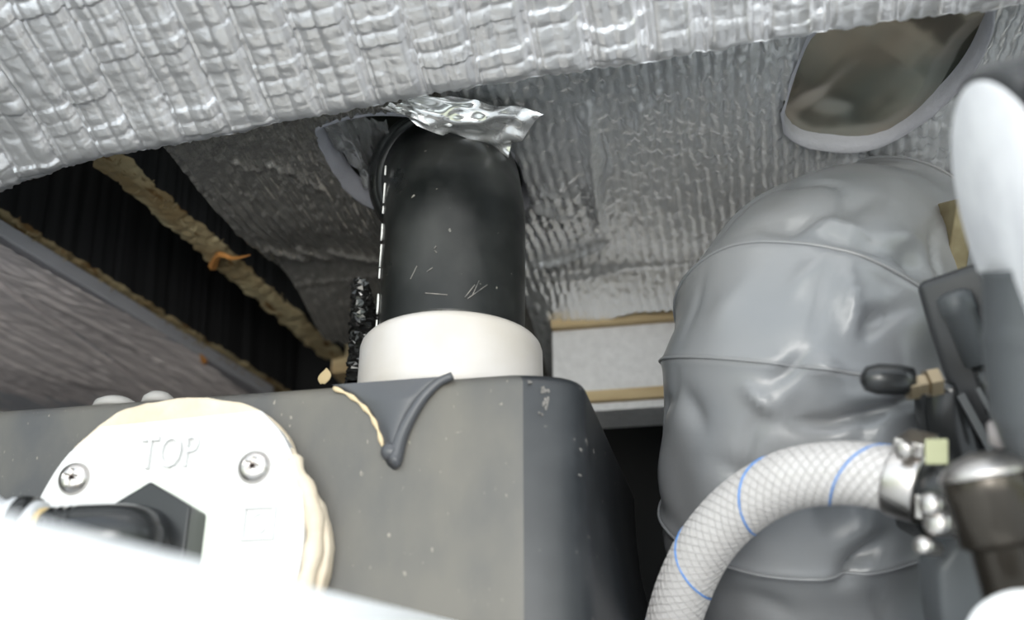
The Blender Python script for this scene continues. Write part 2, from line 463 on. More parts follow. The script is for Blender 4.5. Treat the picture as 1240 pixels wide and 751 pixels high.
V, F = tube(smoothpath([on_y(a, b, YP + 0.003) for a, b in [(352, 545), (360, 575), (374, 600), (381, 640), (378, 675), (366, 720)]], 26), lambda i, a: 0.0030 + 0.0004 * math.sin(i * 1.1) - (0.0016 if i < 2 else 0), 12)
obj('sealant_fold', V, F, M['seal'], pl, True)
# raised lettering
def text_mesh(s, size, ext):
    cu = bpy.data.curves.new('t', 'FONT'); cu.body = s; cu.size = size; cu.extrude = ext; cu.align_x = 'CENTER'; cu.align_y = 'CENTER'; cu.resolution_u = 3
    o = bpy.data.objects.new('t', cu); C.objects.link(o)
    dg = bpy.context.evaluated_depsgraph_get(); dg.update()
    me = o.evaluated_get(dg).to_mesh()
    V = [v_.co.copy() for v_ in me.vertices]; F = [list(p.vertices) for p in me.polygons]
    o.evaluated_get(dg).to_mesh_clear(); bpy.data.objects.remove(o); bpy.data.curves.remove(cu)
    return V, F
tv, tf = text_mesh('TOP', 0.0165, 0.0008)
tcn = on_y(206, 550, YP)
V = [Vector((tcn.x + q.x * 0.64, YP - 0.0007 - q.z, tcn.z + q.y * 0.95)) for q in tv]
obj('raised_lettering', V, tf, M['plate'], pl, False, 'raised letters TOP in the same white plastic')
# square maker's mark
e = on_y(314, 634, YP); s = 0.0053
parts = []
for (x0, z0, x1, z1) in [(-s, -s, s, -s + 0.0007), (-s, s - 0.0007, s, s), (-s, -s + 0.00072, -s + 0.0007, s - 0.00072), (s - 0.0007, -s + 0.00072, s, s - 0.00072)]:
    parts.append(box((e.x + x0, YP - 0.0014, e.z + z0), (e.x + x1, YP + 0.0003, e.z + z1)))
arc = [Vector((e.x + 0.0026 * math.cos(t), YP - 0.0004, e.z + 0.0030 * math.sin(t))) for t in np.linspace(0.7, 5.6, 14)]
parts.append(tube(arc, 0.0004, 6)); parts.append(tube([Vector((e.x, YP, e.z)), Vector((e.x + 0.002, YP, e.z)), Vector((e.x + 0.002, YP, e.z - 0.002))], 0.0004, 6))
obj('raised_mark', *join(*parts), M['plate'], pl, False, 'raised square mark with a curl inside')
# screws
def screw(u, v_, rot):
    c = on_y(u, v_, YP); r = 0.0055; n = 56; V = []; fm = []
    for i in range(n):
        for j in range(n):
            a = (i / (n - 1) * 2 - 1); b = (j / (n - 1) * 2 - 1)
            # square to disc
            x = a * math.sqrt(1 - b * b / 2); y = b * math.sqrt(1 - a * a / 2)
            q = math.sqrt(x * x + y * y)
            h = 0.0030 * (1 - q ** 3) ** 0.6 if q < 1 else 0
            xr = x * math.cos(rot) - y * math.sin(rot); yr = x * math.sin(rot) + y * math.cos(rot)
            if (abs(xr) < 0.13 and abs(yr) < 0.48) or (abs(yr) < 0.13 and abs(xr) < 0.48): h -= 0.0016 * (1 - q * 0.8)
            V.append(Vector((c.x + x * r, YP - h - 0.0001, c.z + y * r)))
    o = obj('screw', V, gridfaces(n, n), M['steel'], pl, True, 'domed cross-head steel screw')
    bars = []
    for k in range(2):
        a = -rot + k * math.pi / 2
        d = Vector((math.cos(a), 0, math.sin(a))); pz = Vector((-math.sin(a), 0, math.cos(a)))
        L_, W_ = 0.0024, 0.00055
        bars.append(slab([Vector((c.x, YP - 0.00175, c.z)) + d * sx * L_ + pz * sy * W_ for sx, sy in ((-1, -1), (1, -1), (1, 1), (-1, 1))], Vector((0, 0.0006, 0))))
    obj('cross_recess', *join(*bars), M['steel_dark'], o, False, 'dark cross recess')
screw(90, 580, R(8)); screw(308, 566, R(20))
# hex fitting with elbow running left
hc = on_y(172, 648, YP - 0.012); hc.y = YP
RHX = 0.0170
hexo = [Vector((hc.x + RHX * math.cos(R(30 + 60 * k)), YP, hc.z + RHX * math.sin(R(30 + 60 * k)))) for k in range(6)]
obj('hex_nut', *slab([p + Vector((0, -0.012, 0)) for p in hexo], Vector((0, 0.012, 0)), 0.0008, 2), M['black'], pl, False, 'black plastic hexagonal nut')
sv = [hc + Vector((0.0205 * math.cos(t) * (1 + 0.05 * math.sin(5 * t)), 0, 0.0205 * math.sin(t) * (1 + 0.06 * math.sin(3 * t + 1)))) for t in np.linspace(0, 2 * math.pi, 40)[:-1]]
obj('thread_sealant', *slab([p + Vector((0, -0.0008, 0)) for p in sv], Vector((0, 0.0012, 0)), 0.0002, 1), mat('pale_smear', (0.70, 0.74, 0.66), 0.6), pl, False, 'pale greenish smear of sealant around the nut')
ec = hc + Vector((0, -0.022, -0.002))
el = smoothpath([hc + Vector((0, -0.011, -0.001)), hc + Vector((0, -0.018, -0.002)), hc + Vector((-0.005, -0.023, -0.003)), hc + Vector((-0.014, -0.025, -0.0035)), hc + Vector((-0.026, -0.026, -0.004))], 40)
V, F = tube(el, lambda i, a: 0.0098 if i < 26 else 0.0090 + 0.0008 * (i % 3 == 0), 28)
elb = obj('elbow', V, F, M['black'], pl, True, 'glossy black elbow pointing left')
ed = (el[-1] - el[-3]).normalized()
obj('lock_ring', *lathe(el[-1] - ed * 0.004, ed, [(0, 0.0085), (0.0005, 0.0098), (0.003, 0.0098), (0.0035, 0.0085)], 24), M['amber'], elb, True, 'amber ring')
lh = smoothpath([el[-1], el[-1] + Vector((-0.012, -0.003, 0.0015)), el[-1] + Vector((-0.03, -0.010, 0.002)), el[-1] + Vector((-0.06, -0.026, 0.000))], 60)
V, F = tube(lh, lambda i, a: 0.0108 + 0.0010 * (1 if (i % 6) < 3 else 0) - (0.001 if i > 20 else 0), 24)
so_ = obj('outlet_hose', V, F, M['lgrey'], None, True); tag(so_, 'short pale grey ribbed hose on the black elbow at left frame edge', 'hose')
V, F = lathe(lh[2], lh[6] - lh[2], [(0, 0.0105), (0.0, 0.0128), (0.004, 0.0128), (0.0045, 0.0115)], 24)
obj('black_sleeve', V, F, M['black'], so_, True, 'black end sleeve')

# scrapes, leaf, bumps on the tank's top edge
rs = random.Random(12)
for (u, v_, n_, ru, rv) in [(660, 472, 5, 5, 6), (661, 488, 5, 4, 8), (634, 456, 4, 7, 3), (641, 464, 3, 3, 4), (655, 502, 4, 3, 3), (704, 545, 3, 2, 3), (702, 575, 3, 3, 3)]:
    for q_ in range(n_):
        cu, cv = u + rs.uniform(-ru, ru) * 0.8, v_ + rs.uniform(-rv, rv) * 0.8
        uv = [(cu + ru * 0.5 * rs.uniform(0.5, 1.1) * math.cos(t), cv + rv * 0.5 * rs.uniform(0.5, 1.1) * math.sin(t)) for t in np.linspace(0, 6.28, 8)[:-1]]
        pl0 = Vector((xa, YT - 0.0002, 0)); pn0 = Vector((xb_t - xa, 0.007, 0)).cross(Vector((0, 0, 1))).normalized()
        P = [on_plane(a, b, pl0, pn0) if cu > 642 else on_y(a, b, YT - 0.0001) for a, b in uv]
        if all(p.z < ZT - 0.003 for p in P):
            o = obj('scrape', *slab(P, Vector((0.0001, 0.0006, 0))), M['scuff'], tank, False, 'pale scraped fleck by the upper right corner')
lf0 = on_y(390, 461, YT + 0.012)
V = []; nl = 9
for i in range(nl):
    s = i / (nl - 1); wd = 0.0022 * math.sin(math.pi * min(1, s * 0.9 + 0.1)) + 0.0001
    for j in range(3):
        V.append(lf0 + Vector((0.0012 * s + (j - 1) * wd, 0.0006 * (j - 1) ** 2, 0.0058 * s - 0.001)))
V2 = V + [p + Vector((0, 0.0004, 0)) for p in V]
g = gridfaces(nl, 3).tolist(); n0 = len(V)
lf = obj('leaf', V2, g + [[i + n0 for i in q[::-1]] for q in g], M['leaf']); tag(lf, 'tiny curled dry leaf standing on the tank edge left of the collar', 'leaf')
for k, (u, rr_) in enumerate([(142, 0.0085), (192, 0.006)]):
    c = on_y(u, 486, YT + rr_ + 0.002)
    b_ = obj('top_boss', *lathe(Vector((c.x, c.y, ZT - 0.0002)), (0, 0, 1), [(0, rr_), (0.0026, rr_ * 0.9), (0.0041, rr_ * 0.6), (0.0047, 0.001)], 24), mat('grey_boss', (0.30, 0.29, 0.28), 0.6), tank, True, 'pale domed boss on the tank top')

# ------------------------------------------------------------------ foil: front blanket hanging under the floor
edge_uv = [(-160, 300), (-60, 255), (0, 231), (60, 210), (120, 193), (180, 181), (240, 171), (300, 158), (360, 144), (400, 138), (440, 129), (500, 119), (540, 112), (600, 103), (660, 93), (740, 81), (800, 73), (870, 60), (960, 45), (1050, 31), (1130, 20), (1240, 8), (1400, -12)]
ZF = 0.236
ep = [on_z(a, b, ZF) for a, b in edge_uv]
ex = np.array([p.x for p in ep]); ey = np.array([p.y for p in ep])
def front_blanket():
    x0, x1 = ex.min() + 0.002, ex.max() - 0.002
    nx, ny = 760, 250
    X = np.linspace(x0, x1, nx)[:, None] * np.ones((1, ny))
    Ye = np.interp(X, ex, ey) + 0.0009 * vnoise(X / 0.006, X * 0, 5) + 0.0007 * vnoise(X / 0.0017, X * 0, 6)
    s = np.linspace(0, 1, ny)[None, :]
    Y = Ye * (1 - s) + 0.17 * s
    # creases: strong ones along Y, weaker half-way, cross creases along X
    maj = [x0]
    rs = np.random.RandomState(3)
    while maj[-1] < x1: maj.append(maj[-1] + 0.0200 + rs.uniform(-0.002, 0.002))
    maj = np.array(maj); mn = (maj[:-1] + maj[1:]) / 2 + rs.uniform(-0.002, 0.002, len(maj) - 1)
    wob = 0.0012 * vnoise(Y / 0.05, X / 0.03, 11)
    xx = X + wob
    near = lambda xs: np.min(np.abs(xx[..., None] - xs[None, None, :]), axis=2)
    dM = near(maj); dm = near(mn)
    pit = 0.0118
    yy = Y + 0.10 * X + 0.0016 * vnoise(X / 0.02, Y / 0.02, 12)
    q = yy / pit; dc = np.abs(q - np.round(q)) * pit
    cellx = np.searchsorted(maj, X[:, 0])[:, None] * 2 + (X > 0) ; celly = np.floor(q + 0.5).astype(int)
    tab = rs.rand(200, 200)
    cell = tab[(cellx % 200).astype(int), celly % 200]
    dMf = np.clip(dM - 0.0012, 0, None)
    rt_ = np.clip((X + 0.06) / 0.06, 0, 1)
    dMf = np.clip(dM - 0.0012 - 0.0012 * rt_, 0, None)
    pill = (1 - np.exp(-dMf / 0.0011)) * (0.0024 + 0.0022 * rt_) + (1 - np.exp(-dm / 0.0008)) * 0.0008 + (1 - np.exp(-dc / 0.0008)) * (0.0002 + 0.0004 * cell)
    rib = 0.0023 * np.clip(1 - np.abs(dM - 0.0016) / 0.0009, 0, 1) * (xx > maj[np.argmin(np.abs(xx[..., None] - maj), axis=2)])   # a lip along one side of each welded seam
    wr = 0.00035 * fnoise(X / 0.006, Y / 0.004, 20, 2) + 0.0035 * vnoise(X / 0.09, Y / 0.09, 21)
    tilt = 0.0007 * (cell - 0.5) * np.sin(np.pi * (q - np.floor(q)))
    sag = 0.0035 * np.exp(-((Y - Ye) / 0.015) ** 2)
    # the sheet climbs towards the open side
    Z = ZF + 0.055 * np.clip((Ye - Y) / 0.2, 0, 1) ** 1.2 - (pill + rib + wr * 0.8 + tilt) * (0.15 + 0.85 * (1 - np.exp(-(Ye - Y) / 0.004))) - sag + 0.004
    fall = 1 - np.exp(-(Ye - Y) / 0.004)
    V = np.stack([X, Y, Z], 2).reshape(-1, 3)
    F = gridfaces(nx, ny)[:, ::-1].tolist()
    # turned thickness: a second skin 4 mm above, closing the cut edge
    nx2 = nx
    top = np.stack([X[:, 0], Ye[:, 0] - 0.0006, Z[:, 0] + 0.0035], 1); n0 = len(V)
    V = np.concatenate([V, top])
    for i in range(nx - 1): F.append([i * ny, n0 + i, n0 + i + 1, (i + 1) * ny])
    return V, F
V, F = front_blanket()
fb = obj('foil_blanket', V, F, M['foil']); tag(fb, 'bright silver quilted foil blanket hanging across the whole top of the view', 'insulation')

# centre line of the duct, which passes up through the floor behind the foil
ND = 300; RD = 0.0527
dp = [p * 0.9 for p in [at(985, 960, 0.54), at(988, 860, 0.505), at(982, 740, 0.475), at(974, 600, 0.455), at(974, 480, 0.452), at(986, 412, 0.458), at(1006, 368, 0.478), at(1040, 346, 0.508), at(1094, 336, 0.55), at(1160, 338, 0.61)]]
dpath = smoothpath(dp, ND)

# ------------------------------------------------------------------ foil: back sheet around the hose, with two cut holes
xl_edge = on_z(266, 245, ZC).x
hole1_uv = [(392, 146), (384, 152), (392, 172), (402, 192), (418, 218), (440, 238), (466, 249), (500, 252), (560, 252), (625, 250), (640, 236), (634, 205), (618, 180), (590, 158), (540, 140), (470, 132), (425, 136)]
hole2_uv = [(953, 118), (949, 136), (954, 157), (975, 170), (1020, 177), (1060, 172), (1100, 152), (1140, 120), (1170, 86), (1190, 50), (1198, 20), (1190, -10), (1130, -15), (1050, 0), (990, 30), (968, 70)]
hole1 = [on_z(a, b, ZC) for a, b in hole1_uv]
hole2 = [on_z(p.x, p.y, ZC) for p in smoothpath([(a, b, 0) for a, b in hole2_uv + hole2_uv[:1]], 60)[:-1]]
hole1 = [on_z(p.x, p.y, ZC) for p in smoothpath([(a, b, 0) for a, b in hole1_uv + hole1_uv[:1]], 60)[:-1]]
def back_profile(X, S):
    """arc length S (from Y=0.20) -> Y, Z drop, with the rear end rolled down"""
    k = 1 / (1 + np.exp(-(X + 0.075) / 0.010))     # 0 left of hose, 1 right of it
    ycr = 0.478 * (1 - k) + 0.488 * k
    r = 0.014 * (1 - k) + 0.10 * k
    pm = R(6) * (1 - k) + R(12) * k
    t = np.clip(S - ycr, 0, None)
    bend = r * pm
    a = np.clip(t / r, 0, pm); ext = np.clip(t - bend, 0, None)
    Y = np.minimum(S, ycr) + r * np.sin(a) + ext * np.cos(pm)
    D = r * (1 - np.cos(a)) + ext * np.sin(pm)
    return Y, D
def back_sheet():
    x0, x1 = xl_edge, 0.40
    nx, ny = 720, 400
    X = np.linspace(x0, x1, nx)[:, None] * np.ones((1, ny))
    k = 1 / (1 + np.exp(-(X + 0.075) / 0.010))
    S0 = np.interp(X[:, :1], ex, ey) - 0.022
    S1 = 0.640 * (1 - k[:, :1]) + 0.543 * k[:, :1]
    S = S0 + (S1 - S0) * np.linspace(0, 1, ny)[None, :]
    X = X + 0.0018 * vnoise(S / 0.05, X * 0 + 3, 31)
    Y, D = back_profile(X, S)
    ph = X / 0.0047 + 0.35 * vnoise(X / 0.03, S / 0.04, 33) + 0.12 * vnoise(X / 0.004, S / 0.006, 34)
    rid = np.abs(np.sin(math.pi * ph)) ** 0.8
    amp = 0.0024 * (0.75 + 0.5 * vnoise(X / 0.05, S / 0.06, 35))
    smo = 1 - 0.30 * np.clip((S - 0.44) / 0.05, 0, 1)
    cr = fnoise(X / 0.0020, S / 0.0048, 37, 2)
    crs = np.abs(vnoise(X / 0.008, S / 0.010, 39))
    H = (rid * amp + 0.00060 * cr + 0.0004 * crs) * smo + 0.004 * vnoise(X / 0.07, S / 0.07, 41)
    # a few long folds
    for (fx, fy0, fy1, wd, hh) in [(0.085, 0.30, 0.40, 0.004, 0.002)]:
        H = H + hh * np.exp(-((X - fx) / wd) ** 2) * np.clip((S - fy0) / 0.02, 0, 1) * np.clip((fy1 - S) / 0.02, 0, 1)
    for (sy, hh) in [(0.500, 0.0008)]:
        H = H + hh * np.exp(-((S - sy - 0.006 * vnoise(X / 0.04, X * 0, 44)) / 0.0022) ** 2)
    def crease(uv, wd, hh):
        d = np.full(X.shape, 1e9); tt = np.zeros(X.shape); P = [on_z(a, b, ZC) for a, b in uv]; n = len(P) - 1
        for k in range(n):
            a, b = P[k], P[k + 1]; L2 = (b.x - a.x) ** 2 + (b.y - a.y) ** 2
            t = np.clip(((X - a.x) * (b.x - a.x) + (Y - a.y) * (b.y - a.y)) / L2, 0, 1)
            e_ = np.hypot(X - a.x - t * (b.x - a.x), Y - a.y - t * (b.y - a.y))
            tt = np.where(e_ < d, (k + t) / n, tt); d = np.minimum(d, e_)
        return hh * np.clip(1 - d / wd, 0, 1) ** 1.3 * np.clip(np.sin(np.pi * tt) * 2.2 + 0.05, 0, 1)
    for uv, wd, hh in [([(283, 184), (300, 192), (318, 198)], 0.0022, 0.0022), ([(322, 188), (350, 198), (392, 224)], 0.0022, 0.0026), ([(316, 296), (345, 308), (375, 320)], 0.0030, 0.0034),
                       ([(356, 300), (380, 310), (405, 320)], 0.0026, 0.0026), ([(392, 304), (425, 312), (466, 317)], 0.0028, 0.0030), ([(312, 290), (330, 318)], 0.0026, 0.0022),
                       ([(640, 319), (690, 312), (740, 290)], 0.0034, 0.0042), ([(640, 332), (700, 330), (760, 318)], 0.003, 0.0020), ([(712, 118), (716, 180), (728, 285)], 0.0050, 0.0050), ([(720, 150), (735, 190), (724, 240)], 0.0030, -0.0030),
                       ([(642, 238), (665, 250), (690, 262)], 0.0030, 0.0034), ([(650, 222), (680, 228)], 0.0026, 0.0024), ([(778, 120), (770, 170)], 0.003, 0.0020)]:
        H = H + crease(uv, wd, hh)
    Z = ZC - D - H
    return X, Y, Z, nx, ny
X, Y, Z, nx, ny = back_sheet()
rear = [on_z(a, b, ZC) for a, b in [(308, 318), (314, 342), (330, 370), (360, 386), (400, 399), (440, 406), (470, 500), (100, 500), (100, 330), (290, 310)]]
ins = inpoly(X, Y, hole1) | inpoly(X, Y, hole2) | inpoly(X, Y, rear)
for p in dpath[::4]: ins |= (X - p.x) ** 2 + (Y - p.y) ** 2 + (Z - p.z) ** 2 < (RD - 0.004) ** 2
F = gridfaces(nx, ny)
keep = ~(ins.ravel()[F].any(1))
F = F[keep][:, ::-1]
used = np.unique(F); remap = -np.ones(nx * ny, int); remap[used] = np.arange(len(used))
Vb = np.stack([X, Y, Z], 2).reshape(-1, 3)[used]
bs = thing('foil_sheet', (0.1, 0.4, ZC), 'crinkled silver foil sheet with cut holes behind the rubber hose and above the grey duct', 'insulation')
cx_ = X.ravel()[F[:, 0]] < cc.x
obj('crinkled_skin', Vb, remap[F].tolist(), [M['foil_fine'], M['foil_left_darkened']], bs, fmats=cx_.astype(int))
def cut_rim(name, poly, wd, drop, inset, i0=0, i1=None, lbl=None):
    """foam edge: band from just outside the cut, sloping up into the hole"""
    n = len(poly); c = sum(poly, Vector()) / n
    V = []; ro = random.Random(8)
    for p in poly:
        d = (c - p); d.z = 0; d.normalize()
        j = ro.uniform(-1, 1) * 0.0005
        V += [p - d * (0.0016 + j) + Vector((0, 0, -drop)), p - d * 0.0004 + Vector((0, 0, -drop - 0.0006)), p + d * (wd + j) + Vector((0, 0, 0.0022)), p + d * (wd + inset) + Vector((0, 0, 0.0055))]
    F = []
    for i in range(n):
        i2 = (i + 1) % n
        for q in range(3): F.append([i * 4 + q, i * 4 + q + 1, i2 * 4 + q + 1, i2 * 4 + q])
    return obj(name, V, F, M['foam'], bs, True, lbl)
cut_rim('foam_rim', hole1, 0.0026, 0.0030, 0.0004, lbl='grey foam cut edge around the hose hole')
cut_rim('foam_rim', hole2, 0.0006, 0.0026, 0.0002, lbl='grey foam cut edge of the hole above the duct')
# film stretched inside the second hole
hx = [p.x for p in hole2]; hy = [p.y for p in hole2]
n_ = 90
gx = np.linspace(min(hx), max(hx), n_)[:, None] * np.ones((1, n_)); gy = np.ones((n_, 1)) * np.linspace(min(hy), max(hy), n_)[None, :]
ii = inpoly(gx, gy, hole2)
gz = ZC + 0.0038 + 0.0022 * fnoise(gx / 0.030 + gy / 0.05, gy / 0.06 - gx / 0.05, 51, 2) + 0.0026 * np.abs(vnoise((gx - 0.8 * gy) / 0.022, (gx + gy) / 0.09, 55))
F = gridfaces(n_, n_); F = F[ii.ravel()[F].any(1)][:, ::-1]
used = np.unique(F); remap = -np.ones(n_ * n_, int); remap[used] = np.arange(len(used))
obj('inner_film', np.stack([gx, gy, gz], 2).reshape(-1, 3)[used], remap[F].tolist(), M['film'], bs, True, 'smooth grey film with a painted tan reflection, closing the hole above the duct')
# torn flaps round the hose head
def crumple(name, corners, nu, nv, amp, seed, m, par, scale=5, smooth=False):
    a, b, c, d = [Vector(p) for p in corners]     # a-b along u at v=0, d-c at v=1
    n = ((b - a).cross(d - a)).normalized(); V = []
    U, W = np.meshgrid(np.linspace(0, 1, nu), np.linspace(0, 1, nv), indexing='ij')
    h = amp * (np.abs(vnoise(U * scale, W * scale * 0.7, seed)) * 1.4 + 0.5 * vnoise(U * scale * 2.3, W * scale * 1.7, seed + 1))
    for i in range(nu):
        for j in range(nv):
            s, t = U[i, j], W[i, j]
            p = a.lerp(b, s).lerp(d.lerp(c, s), t)
            jit = 0.0012 * math.sin(s * 23 + seed) if j in (0, nv - 1) else 0
            V.append(p + n * float(h[i, j]) + (b - a).normalized() * jit)
    return obj(name, V, gridfaces(nu, nv), m, par, smooth)
zt = ZC
crumple('torn_flap', [on_z(462, 128, 0.2480), on_z(612, 185, 0.2460), on_z(655, 135, 0.2530), on_z(505, 108, 0.2530)], 40, 22, 0.0045, 61, M['foil_bright'], bs, 3, True)
crumple('torn_flap', [on_z(466, 128, 0.2420), on_z(520, 150, 0.2460), on_z(560, 142, 0.2500), on_z(500, 122, 0.2480)], 14, 10, 0.004, 71, M['foil_bright'], bs, 4)
crumple('torn_flap', [on_z(398, 146, 0.264), on_z(470, 150, 0.270), on_z(474, 240, 0.280), on_z(455, 236, 0.268)], 20, 20, 0.006, 81, M['foil_bright'], bs, 4)
crumple('torn_flap', [on_z(390, 150, 0.262), on_z(412, 150, 0.259), on_z(462, 236, 0.262), on_z(444, 232, 0.264)], 8, 22, 0.004, 85, M['foil_bright'], bs, 4)

# ------------------------------------------------------------------ foil: left sheet beyond the battens, with foam backing
b2a = on_z(-40, 262, 0.272); b2b = on_z(330, 492, 0.272)
dirv = (b2b - b2a); dirv.z = 0
lft = thing('side_foil_sheet', (-0.35, 0.5, ZC), 'streaky pinkish foil sheet left of the batten, above the tank', 'insulation')
e0 = on_z(-90, 236, ZC); e1 = on_z(330, 485, ZC)
nu, nv_ = 300, 200
U, W = np.meshgrid(np.linspace(0, 1, nu), np.linspace(0, 1, nv_), indexing='ij')
dE = (e1 - e0); perp = Vector((-dE.y, dE.x, 0)).normalized()
XX = e0.x + dE.x * U + perp.x * W * 0.22; YY = e0.y + dE.y * U + perp.y * W * 0.22
al = U * dE.length; ac = W * 0.22
H = 0.0016 * np.abs(vnoise(ac / 0.007, al / 0.14, 91)) + 0.0007 * vnoise(ac / 0.0022, al / 0.05, 92) + 0.0005 * vnoise((ac + al * .5) / 0.0022, al / 0.02, 94) - 0.0030 * np.exp(-((ac - 0.022 - 0.05 * U) / 0.0012) ** 2) + 0.004 * vnoise(ac / 0.06, al / 0.09, 93)
ZZ = ZC - H
obj('streaked_skin', np.stack([XX, YY, ZZ], 2).reshape(-1, 3), gridfaces(nu, nv_).tolist(), M['foil_dim'], lft)
th = 0.0085
P = [e0 - perp * 0.0005, e1 - perp * 0.0005, e1 + perp * 0.21, e0 + perp * 0.21]
V, F = slab([p + Vector((0, 0, 0.0015)) for p in P], Vector((0, 0, th)), 0.0006, 1)
obj('foam_backing', V, F, M['foam'], lft, False, 'grey foam layer showing along the cut edge')

# ------------------------------------------------------------------ battens
def batten(name, uvs, zlo, zhi, wd, seed, label):
    """rough sawn batten; uvs = centre line of the underside"""
    P = [on_z(a, b, zlo) for a, b in uvs]; d = (P[-1] - P[0]); d.z = 0; L_ = d.length; d.normalize(); n = Vector((-d.y, d.x, 0))
    nu = 220; nw = 16; V = []; rr = np.random.RandomState(seed)
    us = np.linspace(0, L_, nu)
    eL = wd / 2 + 0.0016 * fnoise(us / 0.006, us * 0, seed, 3); eR = wd / 2 + 0.0016 * fnoise(us / 0.006, us * 0 + 9, seed + 2, 3)
    top = [(-1, zhi), (1, zhi)]
    for i, u in enumerate(us):
        c = P[0] + d * u
        V.append(c + n * (wd / 2 - 0.004) + Vector((0, 0, zhi - zlo)))
        for j in range(nw):
            s = j / (nw - 1)
            off = eL[i] * (1 - s) - eR[i] * s
            h = 0.0022 * math.sin(math.pi * s) ** 0.5 + 0.0007 * float(vnoise(np.array([u / 0.0022]), np.array([s * 6.0]), seed + 5)[0])
            V.append(c + n * off - Vector((0, 0, h)))
        V.append(c - n * (wd / 2 - 0.004) + Vector((0, 0, zhi - zlo)))
    F = gridfaces(nu, nw + 2).tolist()
    o = obj(name, V, F, [M['wood'], M['void']], fmats=[1 if (i % (nw + 1)) in (0, nw) else 0 for i in range(len(F))])  # side faces coloured black to pass for the shaded gap
    return tag(o, label, 'batten')
bt1 = batten('wooden_batten', [(118, 180), (240, 288), (405, 432)], 0.272, 0.344, 0.017, 3, 'rough splintered wooden batten in the dark gap, nearer the rubber hose')
bt2 = batten('wooden_batten', [(-70, 222), (140, 350), (345, 478)], 0.2765, 0.344, 0.0150, 13, 'thin fibrous wooden batten running along the grey edge of the streaky foil')
for (a, b, c_, d_, r0) in [((268, 300), (262, 310), (285, 312), (302, 308), 0.0022)]:
    pts = [on_z(258, 322, 0.269), on_z(266, 308, 0.266), on_z(282, 313, 0.262), on_z(303, 309, 0.258)]
    V, F = tube(smoothpath(pts, 14), lambda i, a: 0.0026 * (1 - i / 13.5) + 0.0001, 6)
    obj('splinter', V, F, M['splinter'], bt1, False, 'orange splinter sticking out')
V, F = tube([on_z(243, 430, 0.263), on_z(247, 437, 0.262), on_z(251, 443, 0.263)], lambda i, a: (0.0006, 0.0022, 0.0005)[i], 6)
obj('splinter', V, F, M['splinter'], bt2, False, 'small orange flake')
# fibres along batten edges
fib = []
rr = random.Random(5)
for k in range(70):
    s = rr.random()
    u = 128 + s * 200; v_ = 190 + s * 175
    p = on_z(u + rr.uniform(-4, 22), v_, 0.270); q = p + Vector((rr.uniform(-0.004, 0.004), rr.uniform(-0.003, 0.003), rr.uniform(-0.003, 0.001)))
    fib.append(tube([p, (p + q) / 2 + Vector((0, 0, -0.0006)), q], 0.00022, 4))
obj('wood_fibres', *join(*fib), M['wood'], bt1)['kind'] = 'stuff'
fib = []
for k in range(60):
    s = rr.random()
    p = on_z(5 + s * 320, 262 + s * 208, 0.2665); q = p + Vector((rr.uniform(-0.003, 0.005), rr.uniform(-0.003, 0.003), rr.uniform(-0.002, 0.002)))
    fib.append(tube([p, (p + q) / 2 + Vector((0, 0, -0.0006)), q], 0.00025, 4))
obj('wood_fibres', *join(*fib), M['wood'], bt2)['kind'] = 'stuff'
# short upright block where the batten meets the rear
blk = obj('wooden_block', *box(tuple(on_y(400, 452, 0.62)), tuple(on_y(424, 404, 0.62) + Vector((0, 0.03, 0))), 0.001), M['rail'], None, False)
tag(blk, 'small brown wooden block at the far end of the batten, left of the hose', 'block')
# black bag
V = []; n1, n2 = 60, 20
for i in range(n1):
    for j in range(n2):
        s = i / (n1 - 1); a = 2 * math.pi * j / n2
        c = on_y(436 + 6 * math.sin(s * 3), 340 + 125 * s, cc.y + 0.045)
        r = 0.0065 * (0.35 + 0.65 * math.sin(math.pi * min(0.5, s * 0.8 + 0.05))) * (1 + 0.0)
        V.append((c.x + r * math.cos(a), c.y + r * math.sin(a), max(c.z, ZT - 0.004)))
V = np.array(V); nn = np.random.RandomState(2).normal(0, 0.0006, V.shape); V = V + nn
F = gridfaces(n1, n2).tolist() + [[i * n2 + n2 - 1, (i + 1) * n2 + n2 - 1, (i + 1) * n2, i * n2] for i in range(n1 - 1)]
bg = obj('plastic_bag', V, F, M['bag'], None, False); tag(bg, 'crinkled shiny black plastic bag strip hanging just left of the hose', 'bag')

# ------------------------------------------------------------------ foam board with rails
YW = 0.555
def by_uv(u0, v0, u1, v1, y, depth, bev=0.001):
    a = on_y(u0, v1, y); b = on_y(u1, v0, y)
    return box((a.x, y, a.z), (b.x, y + depth, b.z), bev)
p1 = on_y(668, 401, YW); p2 = on_y(668, 478, YW)
bd = obj('foam_board', *box((p1.x, YW, p2.z), (0.36, YW + 0.03, p1.z), 0.001), M['eps'], None, False); tag(bd, 'white textured foam board between the two wooden rails behind the duct', 'board')
ra = obj('wooden_rail', *box((p1.x, YW - 0.004, p1.z + 0.0002), (0.36, YW + 0.03, on_y(668, 374, YW).z), 0.001), M['rail'], None, False); tag(ra, 'pale wooden rail above the white foam board', 'rail')
r2 = obj('wooden_rail', *box((p1.x + 0.004, YW - 0.003, on_y(690, 490, YW).z), (0.36, YW + 0.03, p2.z - 0.0002), 0.0006), M['rail'], None, False); tag(r2, 'thin brown wooden rail under the white foam board', 'rail')
b3 = obj('foam_strip', *box((p1.x + 0.006, YW, on_y(690, 500, YW).z), (0.36, YW + 0.03, on_y(690, 490, YW).z - 0.0002), 0.0006), M['eps'], None, False); tag(b3, 'narrow white foam strip below the thin brown rail', 'board')

# ------------------------------------------------------------------ grey duct
duct = thing('flexible_duct', tuple(at(985, 800, 0.45)), 'fat grey vinyl air duct bulging beneath the foil at right of centre', 'duct')
Ld = sum((a - b).length for a, b in zip(dpath, dpath[1:]))
